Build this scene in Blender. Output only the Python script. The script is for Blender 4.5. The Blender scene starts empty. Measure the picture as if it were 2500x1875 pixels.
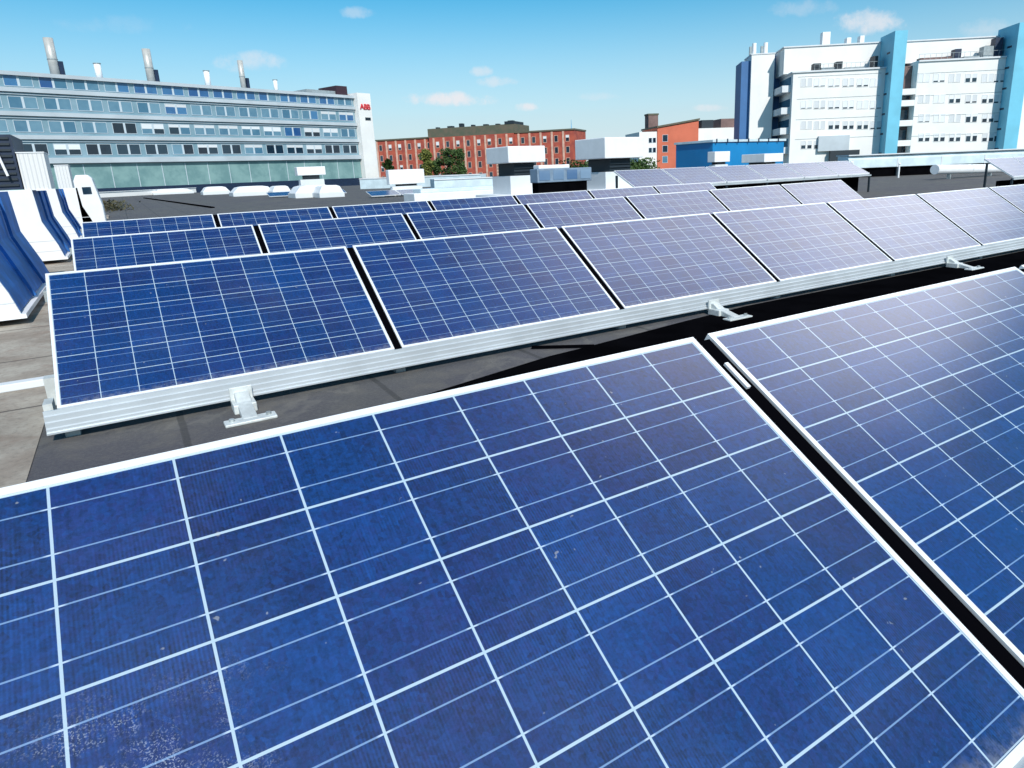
import bpy, math, random
from mathutils import Vector, Matrix
R_ = math.radians
random.seed(7)
scn = bpy.context.scene
COL = scn.collection

# ------------------------------------------------------------------ camera
F, PX, PY = 1628.949, 1359.353, 854.714          # focal length / principal point of the 2500 x 1875 photograph
CP = Vector((0.42603, -3.79588, 1.15202))
CR = Vector((0.84248611, -0.53740961, -0.03752411))
CU = Vector((0.1713744, 0.20132063, 0.96441735))
CF = Vector((0.51073278, 0.81893889, -0.26170809))
cam = bpy.data.objects.new('camera', bpy.data.cameras.new('camera'))
COL.objects.link(cam); scn.camera = cam
m = Matrix.Identity(4)
for i in range(3):
    m[i][0], m[i][1], m[i][2], m[i][3] = CR[i], CU[i], -CF[i], CP[i]
cam.matrix_world = m
cam.data.sensor_width = 36; cam.data.lens = F / 2500 * 36
cam.data.shift_x = (1250 - PX) / 2500; cam.data.shift_y = (PY - 937.5) / 2500
cam.data.clip_start = 0.05; cam.data.clip_end = 6000
scn.render.resolution_x, scn.render.resolution_y = 1024, 768

def ray(px, py): return CF + CR * ((px - PX) / F) - CU * ((py - PY) / F)
def at(px, py, D): return CP + ray(px, py) * D                    # point D metres deep on the line of sight
def on(px, py, z=0.0):                                            # point on a horizontal plane
    d = ray(px, py); return CP + d * ((z - CP.z) / d.z)
def pxof(P):
    d = Vector(P) - CP; return PX + F * d.dot(CR) / d.dot(CF)
def pyof(P):
    d = Vector(P) - CP; return PY - F * d.dot(CU) / d.dot(CF)
def hz(px):                                                       # horizon row in that column
    return PY + F * (CF.z + CR.z * (px - PX) / F) / CU.z
def reach(P0, a, target):                                         # length along a until the column is reached
    P0 = Vector(P0); a = Vector(a); k = (target - PX) / F; d = P0 - CP
    return (k * d.dot(CF) - d.dot(CR)) / (a.dot(CR) - k * a.dot(CF))
def sp(O, a, px, py, off=0.0):                                    # run along facade line O + s a (plane moved inward by off)
    n = Vector((-a.y, a.x, 0)); Q = Vector((O.x, O.y, CP.z)) + n * off; d = ray(px, py); t = n.dot(Q - CP) / n.dot(d)
    P = CP + d * t; return (P - Q).dot(a), P.z
def zat(P, py):                                                   # height at which the vertical through P crosses row py
    d = Vector((P[0], P[1], 0)) - Vector((CP.x, CP.y, 0)); k = (PY - py) / F
    # (d.U + z U.z) = k (d.F + z F.z)
    return CP.z + (k * d.dot(CF) - d.dot(CU)) / (CU.z - k * CF.z)

# ------------------------------------------------------------------ sky, sun, exposure
SUN_AZ, SUN_EL = 192.0, 40.0
w = bpy.data.worlds.new('World'); scn.world = w; w.use_nodes = True
nt = w.node_tree; N = nt.nodes; L = nt.links
for n in list(N): N.remove(n)

class G:
    """tiny node-graph helper"""
    def __init__(s, tree): s.t = tree
    def n(s, typ, **kw):
        o = s.t.nodes.new(typ)
        for k, v in kw.items(): setattr(o, k, v)
        return o
    def link(s, a, b): s.t.links.new(a, b)
    def put(s, sock, v):
        if isinstance(v, bpy.types.NodeSocket): s.link(v, sock)
        else: sock.default_value = v
    def m(s, op, a, b=0.0, c=0.0):
        o = s.n('ShaderNodeMath', operation=op)
        for i, v in enumerate((a, b, c)): s.put(o.inputs[i], v)
        return o.outputs[0]
    def dot(s, a, v):
        o = s.n('ShaderNodeVectorMath', operation='DOT_PRODUCT'); s.put(o.inputs[0], a); o.inputs[1].default_value = v
        return o.outputs['Value']
    def mix(s, f, a, b, mode='MIX'):
        o = s.n('ShaderNodeMix', data_type='RGBA', blend_type=mode); s.put(o.inputs[0], f); s.put(o.inputs[6], a); s.put(o.inputs[7], b)
        return o.outputs[2]
    def ramp(s, f, lo, hi, a=0.0, b=1.0):
        o = s.n('ShaderNodeMapRange', clamp=True); o.interpolation_type = 'SMOOTHSTEP'; s.put(o.inputs[0], f)
        for i, v in enumerate((lo, hi, a, b)): o.inputs[i + 1].default_value = v
        return o.outputs[0]
    def noise(s, vec, scale, detail=3, rough=.55, color=False):
        o = s.n('ShaderNodeTexNoise'); s.put(o.inputs['Vector'], vec); o.inputs['Scale'].default_value = scale
        o.inputs['Detail'].default_value = detail; o.inputs['Roughness'].default_value = rough
        return o.outputs[1 if color else 0]

g = G(nt)
sky = g.n('ShaderNodeTexSky', sky_type='NISHITA', sun_disc=False, sun_elevation=R_(SUN_EL), sun_rotation=R_(SUN_AZ))
sky.air_density = 1.0; sky.dust_density = 0.6; sky.ozone_density = 1.2; sky.altitude = 50
tc = g.n('ShaderNodeTexCoord'); D = tc.outputs['Generated']
hs = g.n('ShaderNodeHueSaturation'); hs.inputs['Hue'].default_value = .472; hs.inputs['Saturation'].default_value = 1.45; hs.inputs['Value'].default_value = 1.36
g.link(sky.outputs[0], hs.inputs['Color'])
base = g.mix(1.0, hs.outputs[0], (.38, .80, .95, 1), 'MULTIPLY')
sep = g.n('ShaderNodeSeparateXYZ'); g.link(D, sep.inputs[0])
nz = g.noise(D, 34, 8, .65); nz2 = g.noise(D, 7, 4, .6)
cl = None
clouds = [(872, 30, 42, 14, .35), (612, 152, 85, 26, .5), (1172, 174, 30, 13, .5), (1222, 200, 62, 14, .55), (1095, 243, 130, 19, .95), (1282, 260, 34, 12, .85),
          (2105, 55, 80, 30, .75), (1732, 264, 50, 10, .5), (2405, 72, 60, 24, .35), (1450, 236, 60, 12, .25), (1960, 20, 90, 20, .25), (300, 60, 120, 20, .1)]
for (cx, cy, sx, sy, k) in clouds:
    c = ray(cx, cy).normalized(); r = (CR - c * CR.dot(c)).normalized(); u = c.cross(r) * -1
    if u.dot(CU) < 0: u = -u
    sc = F * 1.0 / (ray(cx, cy).length)
    dx = g.m('DIVIDE', g.dot(D, r), sx / F * .9); dy = g.m('DIVIDE', g.dot(D, u), sy / F * .9)
    rr = g.m('ADD', g.m('MULTIPLY', dx, dx), g.m('MULTIPLY', dy, dy))
    v = g.m('SUBTRACT', g.m('ADD', 1.0, g.m('MULTIPLY', g.m('SUBTRACT', nz, .5), 3.4)), rr)
    v = g.m('MULTIPLY', g.ramp(v, 0, 1.3), k)
    cl = v if cl is None else g.m('MAXIMUM', cl, v)
horizon_soft = g.ramp(sep.outputs[2], -.02, .27, 1, 0)
hzcol = g.mix(g.m('MULTIPLY', horizon_soft, .93), base, (6.9, 7.8, 8.6, 1))
skyc = g.mix(cl, hzcol, (8.3, 8.4, 8.8, 1))
# unseen bright sky patches added in the east to put glare on panels
for (az_, el_, c0, c1, v_) in ((77, 33, .964, 1.0, 34), (67, 44, .952, 1.0, 23)):
    ce = Vector((math.sin(R_(az_)) * math.cos(R_(el_)), math.cos(R_(az_)) * math.cos(R_(el_)), math.sin(R_(el_))))
    be = g.ramp(g.m('ADD', g.dot(D, ce), g.m('MULTIPLY', g.m('SUBTRACT', nz2, .5), .03)), c0, c1)
    skyc = g.mix(be, skyc, (v_, v_ * .985, v_, 1))
bg = g.n('ShaderNodeBackground'); g.link(skyc, bg.inputs[0]); bg.inputs[1].default_value = .10
out = g.n('ShaderNodeOutputWorld'); g.link(bg.outputs[0], out.inputs[0])

sl = bpy.data.lights.new('sun', 'SUN'); sl.energy = 4.7; sl.angle = R_(.5); sl.color = (1, .95, .87)
so = bpy.data.objects.new('sun', sl); COL.objects.link(so)
sv = Vector((math.sin(R_(SUN_AZ)) * math.cos(R_(SUN_EL)), math.cos(R_(SUN_AZ)) * math.cos(R_(SUN_EL)), math.sin(R_(SUN_EL))))
so.rotation_euler = sv.to_track_quat('Z', 'Y').to_euler(); so.location = sv * 30
scn.view_settings.view_transform = 'Standard'; scn.view_settings.look = 'None'
scn.view_settings.gamma = 1; scn.view_settings.exposure = 0.0

# ------------------------------------------------------------------ materials
def mat(name, c, rough=.6, metal=0.0, nscale=0, namt=0.0, c2=None, bump=0.0, coat=0.0, spec=.5, rnd=0.0):
    M = bpy.data.materials.new(name); M.use_nodes = True; t = M.node_tree; b = t.nodes['Principled BSDF']; g = G(t)
    b.inputs['Roughness'].default_value = rough; b.inputs['Metallic'].default_value = metal
    b.inputs['Coat Weight'].default_value = coat; b.inputs['Coat Roughness'].default_value = .05; b.inputs['Specular IOR Level'].default_value = spec
    col = None
    if nscale:
        tc = g.n('ShaderNodeTexCoord'); f = g.noise(tc.outputs['Object'], nscale, 6, .6)
        c2 = c2 or tuple(x * (1 - namt) for x in c)
        col = g.mix(g.ramp(f, .35, .65), (*c, 1), (*c2, 1))
        if bump:
            bp = g.n('ShaderNodeBump'); bp.inputs['Strength'].default_value = bump; bp.inputs['Distance'].default_value = .02
            g.link(g.noise(tc.outputs['Object'], nscale * 6, 5, .6), bp.inputs['Height']); g.link(bp.outputs[0], b.inputs['Normal'])
    if rnd:
        oi = g.n('ShaderNodeObjectInfo'); k = g.m('ADD', 1 - rnd, g.m('MULTIPLY', oi.outputs['Random'], 2 * rnd))
        cc = g.n('ShaderNodeCombineColor')
        for i in range(3): g.link(k, cc.inputs[i])
        col = g.mix(1.0, col if col is not None else (*c, 1), cc.outputs[0], 'MULTIPLY')
    if col is None: b.inputs['Base Color'].default_value = (*c, 1)
    else: g.link(col, b.inputs['Base Color'])
    return M

def solar_mat(name, droppings=False):
    M = bpy.data.materials.new(name); M.use_nodes = True; t = M.node_tree; b = t.nodes['Principled BSDF']; g = G(t)
    tc = g.n('ShaderNodeTexCoord'); s = g.n('ShaderNodeSeparateXYZ'); g.link(tc.outputs['Object'], s.inputs[0]); x, y = s.outputs[0], s.outputs[1]
    oi = g.n('ShaderNodeObjectInfo'); rnd = oi.outputs['Random']
    cu = g.m('DIVIDE', g.m('SUBTRACT', x, .015), .162); cv = g.m('DIVIDE', g.m('SUBTRACT', y, .015), .16)
    fu = g.m('FRACT', cu); fv = g.m('FRACT', cv)
    au = g.m('ABSOLUTE', g.m('SUBTRACT', fu, .5)); av = g.m('ABSOLUTE', g.m('SUBTRACT', fv, .5))
    gap = g.m('MAXIMUM', g.ramp(au, .4865, .490), g.ramp(av, .4855, .489))
    bus = g.ramp(g.m('ABSOLUTE', g.m('SUBTRACT', av, .245)), .006, .009, 1, 0)
    # dashes of solder where the tabs enter each cell
    tab = g.m('MULTIPLY', bus, g.ramp(au, .42, .47))
    # random numbers per cell
    cmb = g.n('ShaderNodeCombineXYZ'); g.link(g.m('FLOOR', cu), cmb.inputs[0]); g.link(g.m('FLOOR', cv), cmb.inputs[1]); g.link(g.m('MULTIPLY', rnd, 97.0), cmb.inputs[2])
    wn = g.n('ShaderNodeTexWhiteNoise', noise_dimensions='3D'); g.link(cmb.outputs[0], wn.inputs[0])
    ws = g.n('ShaderNodeSeparateColor'); g.link(wn.outputs['Color'], ws.inputs[0])
    # crystal grains, different in every panel
    off = g.n('ShaderNodeCombineXYZ'); g.link(g.m('MULTIPLY', rnd, 31.0), off.inputs[2])
    ad = g.n('ShaderNodeVectorMath', operation='ADD'); g.link(tc.outputs['Object'], ad.inputs[0]); g.link(off.outputs[0], ad.inputs[1])
    P = ad.outputs[0]
    vo = g.n('ShaderNodeTexVoronoi'); g.link(P, vo.inputs['Vector']); vo.inputs['Scale'].default_value = 120
    vs = g.n('ShaderNodeSeparateColor'); g.link(vo.outputs['Color'], vs.inputs[0])
    big = g.noise(P, 5.5, 3, .6); fine = g.noise(P, 160, 3, .7)
    st = g.n('ShaderNodeMapping'); g.link(P, st.inputs[0]); st.inputs['Scale'].default_value = (1, .05, 1)
    streak = g.noise(st.outputs[0], 190, 2, .6)
    hue = g.m('ADD', g.m('ADD', g.m('MULTIPLY', ws.outputs[0], .34), g.m('MULTIPLY', vs.outputs[1], .28)), g.m('MULTIPLY', big, .9))
    c = g.mix(g.ramp(hue, .45, 1.15), (.0030, .037, .168, 1), (.0095, .022, .118, 1))
    lum = g.m('ADD', .58, g.m('MULTIPLY', ws.outputs[1], .22))
    lum = g.m('ADD', lum, g.m('MULTIPLY', vs.outputs[0], .36))
    lum = g.m('ADD', lum, g.m('MULTIPLY', g.m('SUBTRACT', fine, .5), 1.35))
    lum = g.m('ADD', lum, g.m('MULTIPLY', g.m('SUBTRACT', streak, .5), .75))
    fm = g.ramp(g.noise(P, 4.5, 2, .5), .42, .68)
    fing = g.m('SINE', g.m('MULTIPLY', x, 6.2832 / .0051))
    lum = g.m('ADD', lum, g.m('MULTIPLY', g.m('MULTIPLY', fing, fm), .24))
    lum = g.m('MAXIMUM', lum, .15)
    cc = g.n('ShaderNodeCombineColor')
    for i in range(3): g.link(lum, cc.inputs[i])
    c = g.mix(1.0, c, cc.outputs[0], 'MULTIPLY')
    c = g.mix(g.m('MULTIPLY', bus, .68), c, (.21, .34, .56, 1))
    c = g.mix(g.m('MULTIPLY', tab, .6), c, (.55, .65, .75, 1))
    c = g.mix(gap, c, (.37, .48, .58, 1))
    # thin film of dust
    du = g.m('MULTIPLY', g.ramp(g.noise(P, 2.2, 5, .65), .4, .8), .035)
    low = g.m('MULTIPLY', g.ramp(g.m('ADD', y, g.m('MULTIPLY', g.noise(P, 9, 4, .7), .05)), .03, .085, 1, 0), .30)
    du = g.m('ADD', du, g.m('MULTIPLY', low, g.ramp(g.noise(P, 40, 4, .7), .35, .65)))
    spot = g.ramp(g.noise(P, 55, 2, .5), .74, .78)
    du = g.m('MAXIMUM', du, g.m('MULTIPLY', spot, .35))
    c = g.mix(du, c, (.45, .45, .45, 1))
    if droppings:
        # dried salt specks by the lower left corner
        d = g.m('SQRT', g.m('ADD', g.m('POWER', g.m('SUBTRACT', x, .33), 2), g.m('POWER', g.m('MULTIPLY', g.m('SUBTRACT', y, .50), 1.25), 2)))
        near = g.ramp(g.m('ADD', d, g.m('MULTIPLY', g.m('SUBTRACT', g.noise(P, 14, 3, .6), .5), .35)),   .06, .24, 1, 0)
        sp = g.ramp(g.noise(P, 430, 2, .6), .53, .62)
        c = g.mix(g.m('MULTIPLY', g.m('MULTIPLY', g.m('MULTIPLY', near, g.ramp(g.noise(P, 22, 4, .65), .38, .62)), sp), .5), c, (.5, .55, .68, 1))
    g.link(c, b.inputs['Base Color'])
    b.inputs['Roughness'].default_value = .38; b.inputs['Specular IOR Level'].default_value = .6
    b.inputs['Coat Weight'].default_value = 1.0; b.inputs['Coat IOR'].default_value = 1.5
    g.link(g.m('ADD', .13, g.m('MULTIPLY', fine, .14)), b.inputs['Coat Roughness'])
    bp = g.n('ShaderNodeBump'); bp.inputs['Strength'].default_value = .22; bp.inputs['Distance'].default_value = .001
    g.link(g.noise(P, 110, 3, .6), bp.inputs['Height']); g.link(bp.outputs[0], b.inputs['Coat Normal'])
    return M

def felt_mat():
    M = bpy.data.materials.new('bitumen_felt'); M.use_nodes = True; t = M.node_tree; b = t.nodes['Principled BSDF']; g = G(t)
    tc = g.n('ShaderNodeTexCoord'); P = tc.outputs['Object']
    a = g.noise(P, .35, 5, .6); f = g.noise(P, 60, 4, .7); mid = g.noise(P, 3.2, 5, .65)
    c = g.mix(g.ramp(a, .35, .65), (.078, .076, .074, 1), (.062, .058, .070, 1))
    c = g.mix(g.m('MULTIPLY', g.ramp(mid, .45, .72), .6), c, (.13, .118, .10, 1))
    pud = g.noise(P, .9, 6, .6); c = g.mix(g.m('MULTIPLY', g.ramp(g.m('ABSOLUTE', g.m('SUBTRACT', pud, .5)), .0, .03, 1, 0), .35), c, (.17, .16, .14, 1))
    c = g.mix(g.m('MULTIPLY', g.ramp(f, .4, .7), .35), c, (.14, .135, .13, 1))
    s = g.n('ShaderNodeSeparateXYZ'); g.link(P, s.inputs[0])
    ln = g.ramp(g.m('ABSOLUTE', g.m('SUBTRACT', g.m('FRACT', g.m('ADD', s.outputs[0], g.m('MULTIPLY', mid, .02))), .5)), .012, .02, 1, 0)
    c = g.mix(g.m('MULTIPLY', ln, .6), c, (.025, .025, .025, 1))
    g.link(c, b.inputs['Base Color']); b.inputs['Roughness'].default_value = .85
    bp = g.n('ShaderNodeBump'); bp.inputs['Strength'].default_value = .5; bp.inputs['Distance'].default_value = .01; g.link(f, bp.inputs['Height']); g.link(bp.outputs[0], b.inputs['Normal'])
    return M
def paving_mat():
    M = bpy.data.materials.new('worn_paving'); M.use_nodes = True; t = M.node_tree; b = t.nodes['Principled BSDF']; g = G(t)
    tc = g.n('ShaderNodeTexCoord'); P = tc.outputs['Object']
    a = g.noise(P, 1.3, 6, .65); f = g.noise(P, 30, 5, .7); s = g.n('ShaderNodeSeparateXYZ'); g.link(P, s.inputs[0])
    c = g.mix(g.ramp(a, .35, .62), (.39, .355, .305, 1), (.24, .20, .165, 1))
    c = g.mix(g.m('MULTIPLY', g.ramp(g.noise(P, 4, 5, .7), .5, .7), .40), c, (.20, .12, .085, 1))
    c = g.mix(g.m('MULTIPLY', g.ramp(f, .45, .72), .4), c, (.12, .10, .085, 1))
    j = g.ramp(g.m('ABSOLUTE', g.m('SUBTRACT', g.m('FRACT', g.m('DIVIDE', s.outputs[1], 1.35)), .5)), .006, .012, 1, 0)
    c = g.mix(g.m('MULTIPLY', j, .8), c, (.05, .04, .035, 1))
    g.link(c, b.inputs['Base Color']); b.inputs['Roughness'].default_value = .9
    bp = g.n('ShaderNodeBump'); bp.inputs['Strength'].default_value = .5; bp.inputs['Distance'].default_value = .008; g.link(f, bp.inputs['Height']); g.link(bp.outputs[0], b.inputs['Normal'])
    return M
def corrugated_mat(name, c, pitch, depth=.5):
    M = bpy.data.materials.new(name); M.use_nodes = True; t = M.node_tree; b = t.nodes['Principled BSDF']; g = G(t)
    tc = g.n('ShaderNodeTexCoord'); s = g.n('ShaderNodeSeparateXYZ'); g.link(tc.outputs['Object'], s.inputs[0])
    h = g.m('SINE', g.m('MULTIPLY', s.outputs[0], 6.2832 / pitch))
    bp = g.n('ShaderNodeBump'); bp.inputs['Strength'].default_value = depth; bp.inputs['Distance'].default_value = pitch * .25; g.link(h, bp.inputs['Height']); g.link(bp.outputs[0], b.inputs['Normal'])
    b.inputs['Base Color'].default_value = (*c, 1); b.inputs['Roughness'].default_value = .5
    return M
def glass_mat(name, c, c2, rough=.08):
    M = bpy.data.materials.new(name); M.use_nodes = True; t = M.node_tree; b = t.nodes['Principled BSDF']; g = G(t)
    oi = g.n('ShaderNodeObjectInfo'); tc = g.n('ShaderNodeTexCoord')
    f = g.m('ADD', g.m('MULTIPLY', oi.outputs['Random'], .7), g.m('MULTIPLY', g.noise(tc.outputs['Object'], .9, 2, .5), .5))
    g.link(g.mix(g.ramp(f, .2, .95), (*c, 1), (*c2, 1)), b.inputs['Base Color'])
    b.inputs['Roughness'].default_value = rough; b.inputs['Specular IOR Level'].default_value = .7
    return M
def leaf_mat(name, c, c2):
    M = bpy.data.materials.new(name); M.use_nodes = True; t = M.node_tree; b = t.nodes['Principled BSDF']; g = G(t)
    tc = g.n('ShaderNodeTexCoord')
    g.link(g.mix(g.ramp(g.noise(tc.outputs['Object'], .8, 4, .7), .35, .65), (*c, 1), (*c2, 1)), b.inputs['Base Color']); b.inputs['Roughness'].default_value = .7
    return M

M_sol = solar_mat('solar_cells'); M_sol_d = solar_mat('solar_cells_specked', True)
M_alu = mat('anodised_aluminium', (.88, .89, .91), .38, .25, 12, .08)
M_rail = mat('extruded_aluminium', (.60, .65, .69), .40, .4, 2, .14)
M_galv = mat('galvanised_steel', (.50, .55, .56), .55, .5, 9, .35, bump=.2)
M_foot = mat('weathered_cast_foot', (.66, .70, .70), .55, .25, 14, .22, bump=.08)
M_black = mat('black_plastic_and_shade', (.002, .002, .003), 1, spec=0)  # plastic parts; on the sloping beams it stands for gap shade
M_shade = mat('shade_black', (.003, .003, .004), 1, 0, 3, .4, spec=.0)  # near-black for painted shade and the hatch base
M_felt = felt_mat(); M_pave = paving_mat()
M_white = mat('white_painted_metal', (.80, .81, .83), .45, 0, 2.5, .06)
M_white2 = mat('white_render', (.80, .80, .79), .8, 0, .25, .08)
M_offw = mat('off_white_panel', (.66, .69, .72), .6, 0, .4, .12)
M_blue = mat('blue_painted_duct', (.012, .17, .58), .55, 0, 3, .45)
M_navy = mat('navy_louvre', (.012, .028, .07), .5, 0, 4, .4)
M_grey = mat('grey_sheet_metal', (.33, .38, .40), .55, .2, 2, .25)
M_lb = mat('pale_blue_sheet_metal', (.64, .76, .82), .5, .1, 1.2, .18)
M_lbg = mat('blue_grey_sheet', (.24, .33, .44), .5, .2, 2, .3); M_hglass = glass_mat('hatch_glass', (.08, .16, .30), (.20, .30, .42))
M_dark = mat('dark_louvre', (.012, .022, .032), .6)
M_corr = corrugated_mat('white_corrugated_sheet', (.72, .72, .72), .055)
M_clad = mat('pale_glass_cladding', (.26, .38, .45), .25, .1, .18, .22, c2=(.18, .30, .36))
M_band = mat('pale_facade_band', (.50, .56, .61), .5, 0, .15, .15)
M_green = mat('green_glass_wall', (.22, .36, .36), .2, 0, .35, .35, c2=(.14, .26, .27))
M_paneb = glass_mat('blue_window_glass', (.015, .07, .22), (.05, .17, .34))
M_paned = glass_mat('dark_window_glass', (.004, .012, .026), (.014, .04, .065))
M_panet = glass_mat('teal_window_glass', (.05, .15, .24), (.14, .27, .36))
M_frame = mat('window_frame', (.50, .58, .64), .5)
M_stack = mat('pale_stack_metal', (.52, .52, .50), .45, .2, 1, .15)
M_brick = mat('red_brick', (.44, .095, .055), .85, 0, .5, .3, c2=(.30, .06, .045))
M_pil = mat('pale_pilaster', (.66, .42, .33), .85, 0, .8, .25)
M_orange = mat('orange_brick', (.58, .15, .085), .8, 0, .2, .15)
M_brown = mat('brown_brick', (.20, .13, .12), .85, 0, .5, .3)
M_roofg = mat('mossy_roof', (.09, .10, .07), .9, 0, .5, .4, c2=(.13, .11, .08))
M_blind = mat('closed_blind', (.66, .69, .72), .7, rnd=.14)
M_wfr = mat('white_window_frame', (.74, .74, .74), .6)
M_bshade = mat('shaded_blue_wall', (.045, .15, .36), .6, 0, .2, .15)  # shade on the stair tower's side put into the colour
M_shed = mat('bright_blue_sheet', (.006, .21, .50), .4, 0, .3, .15)
M_tow = mat('light_blue_tower', (.16, .52, .70), .6, 0, .2, .15)
M_red = mat('red_lettering', (.60, .03, .04), .5)
M_leaf = leaf_mat('green_leaves', (.022, .058, .010), (.05, .09, .016)); M_leaf2 = leaf_mat('yellow_green_leaves', (.09, .12, .02), (.16, .16, .03))
M_weed = leaf_mat('dry_weeds', (.035, .04, .018), (.09, .075, .035))
M_bark = mat('bark', (.10, .075, .05), .9, 0, 4, .4)
M_ground = mat('city_ground', (.12, .12, .12), .9, 0, .02, .4, c2=(.07, .09, .05))

# ------------------------------------------------------------------ mesh helpers
class MB:
    def __init__(s): s.v = []; s.f = []; s.mi = []
    def poly(s, pts, k=0):
        b = len(s.v); s.v += [tuple(p) for p in pts]; s.f.append(tuple(range(b, b + len(pts)))); s.mi.append(k); return s
    def hexa(s, p, k=0):                      # 8 points: bottom loop, top loop
        b = len(s.v); s.v += [tuple(q) for q in p]
        for q in ((3, 2, 1, 0), (4, 5, 6, 7), (0, 1, 5, 4), (1, 2, 6, 5), (2, 3, 7, 6), (3, 0, 4, 7)):
            s.f.append(tuple(b + i for i in q)); s.mi.append(k)
        return s
    def box(s, x0, x1, y0, y1, z0, z1, k=0):
        return s.hexa([(x0, y0, z0), (x1, y0, z0), (x1, y1, z0), (x0, y1, z0), (x0, y0, z1), (x1, y0, z1), (x1, y1, z1), (x0, y1, z1)], k)
    def bar(s, a, b, w, h, k=0, up=(0, 0, 1)):
        a, b = Vector(a), Vector(b); d = (b - a).normalized(); up = Vector(up)
        sd = d.cross(up).normalized() * (w / 2); u = sd.cross(d).normalized() * (h / 2)
        return s.hexa([a - sd - u, a + sd - u, b + sd - u, b - sd - u, a - sd + u, a + sd + u, b + sd + u, b - sd + u], k)
    def prism(s, prof, axis, a0, a1, k=0, kc=None):   # prof in the two other axes (cyclic order)
        def P(p, a):
            return {0: (a, p[0], p[1]), 1: (p[0], a, p[1]), 2: (p[0], p[1], a)}[axis]
        b = len(s.v); n = len(prof)
        s.v += [P(p, a0) for p in prof] + [P(p, a1) for p in prof]
        for i in range(n):
            j = (i + 1) % n; s.f.append((b + i, b + j, b + n + j, b + n + i)); s.mi.append(k if not isinstance(k, (list, tuple)) else k[i])
        kc = (k if kc is None else kc)
        s.f.append(tuple(b + i for i in reversed(range(n)))); s.mi.append(kc)
        s.f.append(tuple(b + n + i for i in range(n))); s.mi.append(kc); return s
    def cyl(s, c, r, h, n=16, r2=None, k=0, axis=2):
        r2 = r if r2 is None else r2; b = len(s.v)
        for (rr, hh) in ((r, 0), (r2, h)):
            for i in range(n):
                a = 2 * math.pi * i / n; q = [rr * math.cos(a), rr * math.sin(a)]
                q.insert(axis, hh); s.v.append((c[0] + q[0], c[1] + q[1], c[2] + q[2]))
        for i in range(n):
            j = (i + 1) % n; s.f.append((b + i, b + j, b + n + j, b + n + i)); s.mi.append(k)
        s.f.append(tuple(b + i for i in reversed(range(n)))); s.mi.append(k); s.f.append(tuple(b + n + i for i in range(n))); s.mi.append(k); return s
    def build(s, name, mats, parent=None, mtx=None, bevel=0, smooth=False):
        me = bpy.data.meshes.new(name); me.from_pydata(s.v, [], s.f)
        mats = mats if isinstance(mats, (list, tuple)) else [mats]
        for q in mats: me.materials.append(q)
        for p, k in zip(me.polygons, s.mi): p.material_index = k
        import bmesh
        bm = bmesh.new(); bm.from_mesh(me); bmesh.ops.recalc_face_normals(bm, faces=bm.faces); bm.to_mesh(me); bm.free()
        if smooth:
            for p in me.polygons: p.use_smooth = len(p.vertices) == 4
        o = bpy.data.objects.new(name, me); COL.objects.link(o)
        if parent is not None: o.parent = parent
        if mtx is not None: o.matrix_local = mtx
        if bevel:
            bv = o.modifiers.new('bevel', 'BEVEL'); bv.width = bevel; bv.segments = 2; bv.limit_method = 'ANGLE'
        return o
def tag(o, label=None, cat=None, group=None, kind=None):
    for k, v in (('label', label), ('category', cat), ('group', group), ('kind', kind)):
        if v: o[k] = v
    return o
def thing(name, label, cat, loc=(0, 0, 0), rz=0, group=None):
    o = bpy.data.objects.new(name, None); COL.objects.link(o); o.empty_display_size = .3
    o.location = loc; o.rotation_euler = (0, 0, rz); return tag(o, label, cat, group)
def dup(root, label, group=None):
    r = root.copy(); COL.objects.link(r); r['label'] = label
    if group: r['group'] = group
    for ch in list(root.children):
        c = ch.copy(); COL.objects.link(c); c.parent = r
        for gch in list(ch.children):
            d = gch.copy(); COL.objects.link(d); d.parent = c
    return r
ORD = ['first', 'second', 'third', 'fourth', 'fifth', 'sixth', 'seventh', 'eighth', 'ninth', 'tenth']

# ------------------------------------------------------------------ setting
tag(MB().poly([(-2500, -600, -12), (3500, -600, -12), (3500, 4500, -12), (-2500, 4500, -12)]).build('ground', M_ground), kind='structure')
rf = MB(); rf.box(-7, 62, -9, 92, -12, 0)
tag(rf.build('roof_deck', M_felt), kind='structure')
pv = MB(); pv.poly([(-3, -2.5, .004), (-.10, -2.5, .004), (-.10, 13.5, .004), (-3, 13.5, .004)])
tag(pv.build('pavement', M_pave), kind='structure')

# ------------------------------------------------------------------ solar panels
PW, PH = 1.65, .99
def make_panel():
    t = thing('solar_panel', 'x', 'solar panel')
    f = MB(); z0, z1, r = -.040, 0, .014
    f.box(0, PW, 0, r, z0, z1).box(0, PW, PH - r, PH, z0, z1).box(0, r, r, PH - r, z0, z1).box(PW - r, PW, r, PH - r, z0, z1)
    f.build('frame', M_alu, t)
    c = MB(); c.box(r, PW - r, r, PH - r, -.008, -.0025); c.build('cell_sheet', M_sol, t)
    j = MB(); j.box(.76, .89, .80, .90, -.032, -.008); j.build('junction_box', M_black, t)
    return t
proto = make_panel(); first = [True]
def panel(loc, tilt, yaw, rl, label, group):
    global proto
    if first[0]: p = proto; first[0] = False; p['label'] = label; p['group'] = group
    else: p = dup(proto, label, group)
    Mx = Matrix.Translation(loc) @ Matrix.Rotation(yaw, 4, 'Z') @ Matrix.Rotation(-math.atan(rl), 4, 'Y') @ Matrix.Rotation(tilt, 4, 'X')
    p.matrix_world = Mx; return p

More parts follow.
